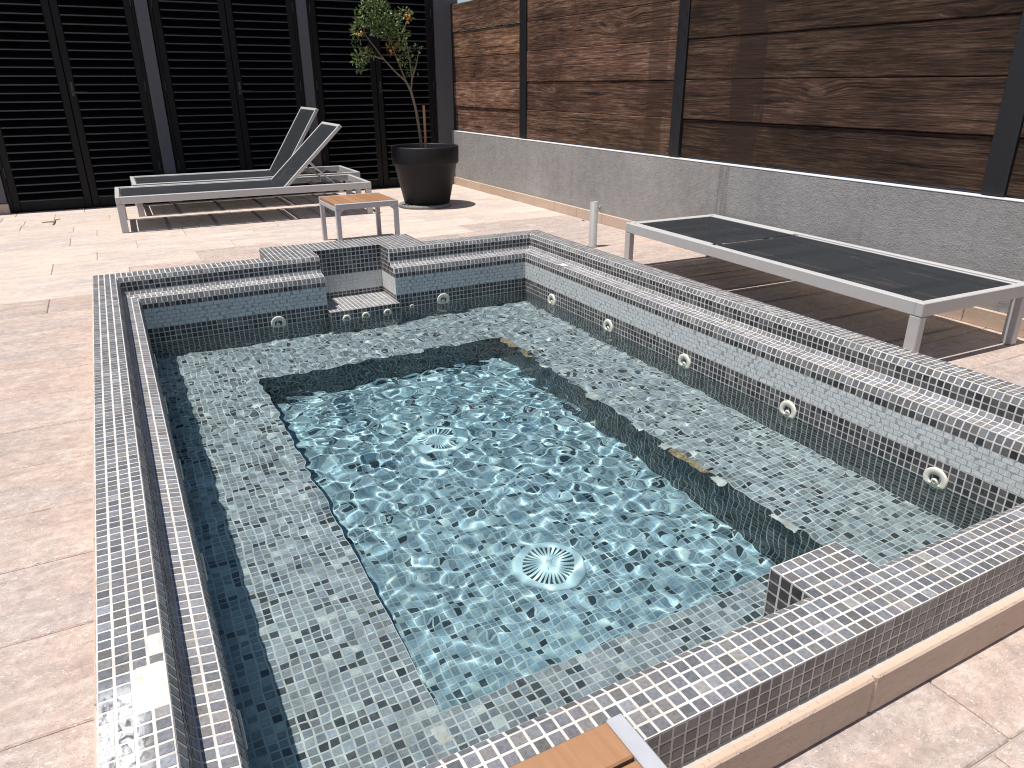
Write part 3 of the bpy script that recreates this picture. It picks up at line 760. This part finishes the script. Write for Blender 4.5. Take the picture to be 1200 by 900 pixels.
for i, (a, b) in enumerate(((-27.1, 25.4), (30, 82.2), (86.5, 139.7))):
    d = thing('louvred_door', DL[i], 'door', ((a + b) / 2, FYD + 1.0, ZG), 0, 'louvred double doors along the house wall')
    hw = (b - a) / 2
    m = MB(); m.box(-hw, -hw + 1.1, 0, 3, 0, 83.9, .1); m.box(hw - 1.1, hw, 0, 3, 0, 83.9, .1); m.box(-hw + 1.1, hw - 1.1, 0, 3, 82.6, 83.9, .1)
    m.build('door_frame', 'door_frame', d)
    for s in (-1, 1):
        c0 = s * (hw / 2 - .5); w2 = hw / 2 - .62
        m = MB(); o_, i_ = 2.3, 2.4
        m.box(-w2, -w2 + 2.35, .2, 2.6, .25, 82.4, .12); m.box(w2 - 2.35, w2, .2, 2.6, .25, 82.4, .12)
        m.box(-w2 + 2.35, w2 - 2.35, .2, 2.6, .25, 3.6, .12); m.box(-w2 + 2.35, w2 - 2.35, .2, 2.6, 78.8, 82.4, .12)
        leaf = m.build('leaf', 'door_frame', d, (c0, 0, 0))
        n = 27; sx = (w2 - 2.45) / 10.2
        for j in range(n):
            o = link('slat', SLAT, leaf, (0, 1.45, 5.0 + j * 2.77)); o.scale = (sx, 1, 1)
        if s == 1:
            m = MB(); m.tube([(0, 0, 0), (0, -1.3, 0), (.3, -1.6, 0), (4.6, -1.6, 0)], [.28, .28, .28, .24], 8); m.box(-.45, .45, -.2, 0, -1.2, 3.4, .06)
            m.build('handle', 'dark_metal', leaf, (-w2 + 1.3, .2, 40.1))
        m = MB()
        for z in (14, 42, 70): m.tube([(0, 0, z - 1.7), (0, 0, z + 1.7)], [.35, .35], 8)
        m.build('hinge', 'black_steel', leaf, (s * w2, -.05, 0))
# ================================================================ LOW WALL AND PLANK FENCE
gw = thing('garden_wall', 'low grey stucco wall under the plank fence, stone tiles along its foot', 'wall', (146, 0, ZG))
m = MB(); m.box(0, 12, -260, 153.9, 0, 22.85, .1); m.build('stucco_wall', 'stucco', gw)
m = MB(); m.box(-.06, 12, -260, 153.9, 22.86, 23.1, .1); m.build('sunlit_top_strip', 'painted_sunlit_top', gw)  # added pale strip that paints the sunlit line on the wall top
ys = [153.8]
while ys[-1] > -250: ys.append(ys[-1] - random.uniform(14.5, 16))
sk = MB().box(-.75, -.003, -7.55, 7.55, 0, 3.3, .12).data('skirting_tile', 'skirting')
for a, b in zip(ys[:-1], ys[1:]):
    o = link('skirting_tile', sk, gw, (0, (a + b) / 2, 0)); o.scale = (1, (a - b - .12) / 15.1, 1)
fc = thing('plank_fence', 'dark brown weathered plank fence between black steel posts above grey wall', 'fence', (147.3, 0, ZG + 23.2))
PY = [(156.6, 153.95), (97.7, 93.2), (8.2, 4.0), (-82.3, -86.6), (-172, -176.4), (-258, -262)]
PY = [((a + 164.39) * .981 - 164.39, (b + 164.39) * .981 - 164.39) for a, b in PY]
PY[0] = (156.6, 153.95)
for a, b in PY:
    m = MB(); m.box(0, 4.2, b, a, .01, 50.8, .12); m.build('post', 'black_steel', fc)
for (a, b), (c_, d_) in zip(PY[:-1], PY[1:]):
    z = .2
    for r_ in range(5):
        h = 9.85 + random.uniform(-.3, .3)
        if r_ == 4: h = 50.4 - z
        L_ = (b - c_) / 2 - .12; NY_ = 10
        v = []; f = []
        off = random.uniform(-.3, .3); tw = random.uniform(-.10, .10)
        zt = [random.uniform(-.12, .06) for _ in range(NY_ + 1)]; zb_ = [random.uniform(-.03, .12) for _ in range(NY_ + 1)]
        for i in range(NY_ + 1):
            y = -L_ + 2 * L_ * i / NY_
            zz0, zz1 = zb_[i] * .6, h - .03 + zt[i] * .5
            for (x, q) in ((.16, zz0), (0, zz0 + .16), (tw, zz1 - .2), (tw + .26, zz1), (1.7, zz1 + .32), (1.7, zz0 + .3)): v.append((x, y, q))
        for i in range(NY_):
            for j in range(6): f.append((i * 6 + j, (i + 1) * 6 + j, (i + 1) * 6 + (j + 1) % 6, i * 6 + (j + 1) % 6))
        f.append(tuple(range(6))); f.append(tuple(NY_ * 6 + j for j in range(6))[::-1])
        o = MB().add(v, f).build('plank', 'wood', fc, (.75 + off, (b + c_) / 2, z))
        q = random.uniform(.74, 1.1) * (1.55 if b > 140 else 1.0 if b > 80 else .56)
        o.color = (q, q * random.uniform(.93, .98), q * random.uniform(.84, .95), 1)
        z += h

# ================================================================ SUN LOUNGERS
LH = 10.9
def rail(m, p, q, w=1.3, h=2.2): return m.bar(p, q, w, h, .12)
def lounger(label, loc, rz, back_deg, legs_in=True):
    """length along local x from the foot end, 0..80; width along y 0..28"""
    t = thing('sun_lounger', label, 'sun lounger', loc, rz, 'grey aluminium sun loungers on the deck')
    L_, Wd = 80.0, 27.6; HX = 50.0
    zt = LH - 1.1
    for y in (.65, Wd - .65): rail(MB(), (1.3, y, zt), (L_ - 1.3, y, zt)).build('side_rail', 'aluminium', t)
    for x in (.65, L_ - .65): rail(MB(), (x, 0, zt + .004), (x, Wd, zt + .004)).build('end_rail', 'aluminium', t)
    for x in (1.05, L_ - 1.05):
        for y in (.75, Wd - .75):
            MB().box(x - 1.0, x + 1.0, y - .72, y + .72, 0.02, LH - 2.25, .12).build('leg', 'aluminium', t)
    for x in (11, 25.5, 40, 49.0, 51.6, 64, 73):
        MB().box(x - .5, x + .5, 1.3, Wd - 1.3, LH - 2.1, LH - 1.35, .08).build('crossbar', 'steel_grey', t)
    # seat sling on a slim inner frame
    def sling(x0, x1, parent, z, name):
        v = []; f = []; nx, ny = 12, 6
        for j in range(ny + 1):
            for i in range(nx + 1):
                a, b = i / nx, j / ny
                sag = -.32 * math.sin(math.pi * a) ** .6 * math.sin(math.pi * b) ** .6
                v.append((x0 + (x1 - x0) * a, 2.2 + (Wd - 4.4) * b, z + sag))
        n0 = len(v); v += [(x, y, q - .1) for x, y, q in v]
        for j in range(ny):
            for i in range(nx):
                q = j * (nx + 1) + i; f.append((q, q + 1, q + nx + 2, q + nx + 1)); f.append(tuple(n0 + k_ for k_ in (q + nx + 1, q + nx + 2, q + 1, q)))
        return MB().add(v, f, True).build(name, 'sling', parent)
    sling(1.7, HX + .35, t, LH - .35, 'seat_sling')
    m = MB()
    for y in (1.95, Wd - 1.95): m.bar((1.6, y, LH - .55), (HX - .4, y, LH - .55), .55, .7, .08)
    m.build('seat_frame', 'aluminium', t)
    # backrest, hinged at HX
    bl = L_ - HX - 2.2
    bk = MB()
    for y in (2.0, Wd - 2.0): bk.bar((0, y, 0), (bl, y, 0), .9, 1.1, .1)
    bk.box(bl - .5, bl + .5, 1.55, Wd - 1.55, -.55, .55, .1); bk.box(-.1, .6, 2.4, Wd - 2.4, -.6, -.05, .1)
    b = bk.build('backrest', 'aluminium', t, (HX + .8, 0, LH - .6), (0, -rad(back_deg), 0))
    sling(.0, bl - .6, b, .35, 'back_sling')
    for x in (9, 18): MB().box(x - .4, x + .4, 2.4, Wd - 2.4, -.7, -.1, .08).build('back_crossbar', 'steel_grey', b)
    if back_deg > 5:
        c_, s_ = math.cos(rad(back_deg)), math.sin(rad(back_deg))
        for y in (3.2, Wd - 3.2):
            p = Vector((HX + .8 + c_ * 12.5, y, LH - .6 + s_ * 12.5 - .8)); MB().bar(p, (p.x + 9.2, y, LH - 1.2), .55, .55, .06).build('prop', 'aluminium', t)
        MB().box(68.4, 69.3, 1.3, Wd - 1.3, LH - 1.9, LH - 1.1, .08).build('prop_bar', 'steel_grey', t)
    else:
        for x in (16, 60): MB().box(x - .5, x + .5, .3, 1.3, LH - 3.6, LH - 2.2, .06).build('bracket', 'steel_grey', t)
    return t
lounger('grey sun lounger with backrest raised, nearer of the pair before the louvred doors', (6.8, 91.6, ZG), rad(-1.2), 43)
lounger('grey sun lounger with steeper raised backrest, standing closer to the louvred doors', (13.0, 123.4, ZG), rad(-.4), 57)
lounger('grey sun lounger lying flat beside the stucco wall', (140.6, -100.0, ZG), rad(88.1), 0)

# ================================================================ SIDE TABLES
def side_table(label, loc, rz):
    t = thing('side_table', label, 'side table', loc, rz, 'teak topped side tables')
    w, h = 17.8, 12.5
    for x in (.5, w - .5): MB().box(x - .5, x + .5, 1.0, w - 1.0, h - 2.0, h - .8, .1).build('apron', 'table_metal', t)
    for y in (.5, w - .5): MB().box(0, w, y - .5, y + .5, h - 1.5, h, .1).build('apron', 'table_metal', t)
    for x in (.62, w - .62):
        for y in (.62, w - .62):
            MB().box(x - .6, x + .6, y - .6, y + .6, .02, h - 1.5, .1).build('leg', 'table_metal', t)
    for sx, x in ((1, 1.2), (-1, w - 1.2)):
        for y in (.5, w - .5):
            MB().add([(x, y - .3, h - 1.5), (x + sx * 1.4, y - .3, h - 1.5), (x, y - .3, h - 2.6), (x, y + .3, h - 1.5), (x + sx * 1.4, y + .3, h - 1.5), (x, y + .3, h - 2.6)],
                     [(0, 1, 2), (3, 5, 4), (0, 3, 4, 1), (1, 4, 5, 2), (2, 5, 3, 0)]).build('corner_gusset', 'table_metal', t)
    n = 7; p = (w - .1) / n
    for i in range(n):
        x = .05 + p * i
        MB().box(-p / 2 + .1, p / 2 - .1, 1.05, w - 1.05, h - .75, h + .05, .1).build('slat', 'teak', t, (x + p / 2, 0, 0))
    return t
side_table('teak slatted side table with grey metal legs beyond the far pool rim', (58.6, 33.5, ZG), 0)
side_table('teak slatted side table in the foreground, cut off by the bottom edge', (24.7 - 17.8, -142.2, ZG), rad(-90))

# ================================================================ POTTED TREE
PX, PYY = 110.6, 98.
st = thing('stone_disc', 'flat grey stone disc under the black plant pot', 'stone disc', (PX - 1.2, PYY - .4, ZG))
m = MB(); m.lathe([(.01, 1.1), (9.4, 1.1), (9.8, .9), (9.9, .02), (.01, .02)], 36); m.build('disc', 'grey_stone', st)
pot = thing('plant_pot', 'large round black plastic plant pot in the corner of the deck', 'plant pot', (PX, PYY, ZG + 1.1))
m = MB(); m.lathe([(.01, .05), (8.0, .05), (8.5, .4), (11.5, 14.3), (12.1, 14.45), (12.25, 14.9), (12.4, 20.0), (12.15, 20.5), (11.6, 20.5), (11.4, 20.1), (11.1, 17.5)], 48)
m.build('body', 'pot_plastic', pot)
m = MB(); m.lathe([(11.3, 18.0), (6, 18.4), (.01, 18.9)], 24); m.build('soil', 'soil', pot)
tr = thing('fruit_tree', 'small leaning citrus tree with glossy leaves and a few orange fruits in black pot', 'tree', (PX - 1, PYY, 12.4))
def loc_(x, z, y=0.): return (x - (PX - 1) + .0, y, z - 12.4)
OFF = .8
TP = [(109.6, 12.4), (108.8, 20), (107.9, 26.7), (106.4, 32.8), (104.7, 36)]
m = MB(); m.tube([loc_(x, z) for x, z in TP], [.62, .55, .5, .45, .38], 8); m.build('trunk', 'bark', tr)
BR = [[(104.7, 36, 0), (101.3, 38.9, .3), (97.2, 43.2, .8), (92, 50, 1.5), (90, 55, 1)], [(106.4, 32.8, 0), (106.8, 37, -.6), (106.0, 44, -1), (104, 52, -2)],
      [(104.7, 36, 0), (102.5, 43, 1.5), (100, 50, 2), (97, 57, 2)], [(106.7, 36.5, -.5), (108, 41, -2), (109.2, 46, -2.5)], [(97.2, 43.2, .8), (92, 44, -1), (88.5, 43, -1.5)], [(104, 52, -2), (106, 56, -2.2)]]
for b in BR:
    m = MB(); n = len(b); m.tube([loc_(x, z, y) for x, z, y in b], [.32 - .22 * i / (n - 1) for i in range(n)], 6); m.build('branch', 'bark', tr)
CL = [(91.5, 56, 3.6, 150), (96.5, 57.5, 3.8, 160), (88.6, 52, 2.8, 90), (101, 55, 3.2, 120), (105.5, 56.8, 2.6, 70), (103, 50.5, 3.4, 130), (98.5, 52, 3.4, 140), (88.3, 43.2, 2.6, 80), (91.4, 44.6, 2.2, 60),
      (107.2, 39.2, 2.0, 26), (109.4, 46.5, 1.6, 14), (95, 53, 3.2, 120), (100.6, 46.5, 2.4, 55), (93.4, 60.2, 3, 90), (88.6, 39.8, 1.4, 22), (105.4, 45.5, 2.4, 45), (107.5, 42.8, 1.7, 18), (87.6, 47.5, 1.5, 14), (104, 42.5, 2.0, 26), (97.5, 61, 2.6, 60)]
lv = []; lf = []; lc = []
for (x, z, r_, n) in CL:
    for i in range(int(n * 1.15)):
        d = rng.normal(size=3); d /= np.linalg.norm(d); rr = r_ * rng.random() ** .45
        c = np.array([x, 0 if False else rng.uniform(-1, 1) * 0, z]) + d * rr * np.array([1, 1.15, .9])
        a = d + rng.normal(0, .7, 3) + np.array([0, 0, .25]); a /= np.linalg.norm(a)
        s_ = np.cross(a, rng.normal(size=3)); s_ /= np.linalg.norm(s_); nn_ = np.cross(a, s_)
        L_ = rng.uniform(.9, 1.6); w_ = L_ * rng.uniform(.17, .25); b0 = len(lv)
        p0 = np.array(loc_(c[0], c[2], c[1]))
        for q in (p0, p0 + a * L_ * .35 + s_ * w_ + nn_ * .1 * L_, p0 + a * L_ * .75 + s_ * w_ * .7 + nn_ * .08 * L_, p0 + a * L_, p0 + a * L_ * .75 - s_ * w_ * .7 + nn_ * .08 * L_, p0 + a * L_ * .35 - s_ * w_ + nn_ * .1 * L_, p0 + a * L_ * .55): lv.append(tuple(q))
        lf += [(b0, b0 + 1, b0 + 2, b0 + 6), (b0 + 6, b0 + 2, b0 + 3), (b0, b0 + 6, b0 + 4, b0 + 5), (b0 + 6, b0 + 3, b0 + 4)]
        v_ = rng.uniform(.6, 1.8)
        col = (.075 * v_, .118 * v_, .034 * v_)
        if rng.random() < .2: col = (.20 * v_, .235 * v_, .075 * v_)
        if 96 < x < 102 and z < 48 and rng.random() < .6: col = (.24 * v_, .12 * v_, .028 * v_)
        lc += [(*col, 1)] * 7
me = mesh('foliage', lv, lf, 'leaf')
at = me.attributes.new('tint', 'FLOAT_COLOR', 'POINT'); at.data.foreach_set('color', np.array(lc, np.float32).reshape(-1))
o = link('foliage', me, tr); o['kind'] = 'stuff'
fr = MB().lathe([(.01, -.45), (.26, -.36), (.42, -.07), (.4, .22), (.22, .41), (.01, .45)], 12).data('fruit', 'orange_rind')
for x, z, y in ((105.4, 55.6, -3.2), (106.1, 56.4, -3.0), (104.9, 56.5, -3.3), (105.6, 54.4, -2.8), (88.0, 50.2, -2.9), (88.8, 51.0, -3.1), (99.0, 45.6, -2.2)):
    link('fruit', fr, tr, loc_(x, z, y))
sk_ = thing('stake', 'short wooden stake standing beside the tree trunk in black pot', 'stake', (110.4, PYY - 1.5, 12.4))
m = MB(); m.tube([(0, 0, 0), (.02, 0, 8), (-.05, 0, 15.6)], [.5, .5, .48], 8); m.build('rod', 'stake_wood', sk_)

# ================================================================ PARASOL SOCKET POLE, FALLEN BITS
po = thing('parasol_socket', 'short grey metal parasol tube with a thumbscrew behind the far right pool corner', 'parasol holder', (122.6, 4.7, ZG))
m = MB(); m.lathe([(1.5, .02), (1.5, .3), (1.12, .5), (1.12, 12.4), (.98, 12.4), (.98, 6.0), (.01, 6.0)], 24); m.build('tube', 'pole_metal', po)
m = MB(); m.tube([(1.0, 0, 0), (2.0, 0, 0)], [.22, .22], 8); m.tube([(2.0, 0, -.6), (2.0, 0, .6)], [.3, .3], 8); m.build('thumbscrew', 'aluminium', po, (0, 0, 10.6))
tw = thing('fallen_twig', 'forked dry twig lying on the pale deck near the doors', 'twig', (-12.5, 124.5, ZG))
m = MB(); m.tube([(-.1, -6, .2), (.2, 0, .4), (.0, 5, .3)], [.2, .26, .2], 6); m.tube([(.2, 3, .4), (1.8, 3.9, .5)], [.16, .1], 6); m.build('stem', 'bark', tw)
m = MB(); m.tube([(.1, -.5, .4), (-2.2, .6, .3), (-3.6, .4, .2)], [.22, .18, .12], 6); m.build('side_shoot', 'bark', tw)
def leaf_thing(label, x, y, s=1.):
    m = MB(); pts = [(0, 0, .05), (.5, .35, .35), (1.2, .3, .2), (1.7, 0, .12), (1.2, -.35, .4), (.5, -.4, .25)]
    m.add([(a * s, b * s, c * s) for a, b, c in pts] + [(a * s, b * s, c * s + .06) for a, b, c in pts], [(5, 4, 3, 2, 1, 0), (6, 7, 8, 9, 10, 11)] + [(i, (i + 1) % 6, 6 + (i + 1) % 6, 6 + i) for i in range(6)])
    return thing('dry_leaf', label, 'leaf', (x, y, ZG), random.uniform(0, 6), data=m.data('dry_leaf', 'dry_leaf'))
leaf_thing('curled brown dry leaf on the deck near the stucco wall skirting', 143.2, 41.5)
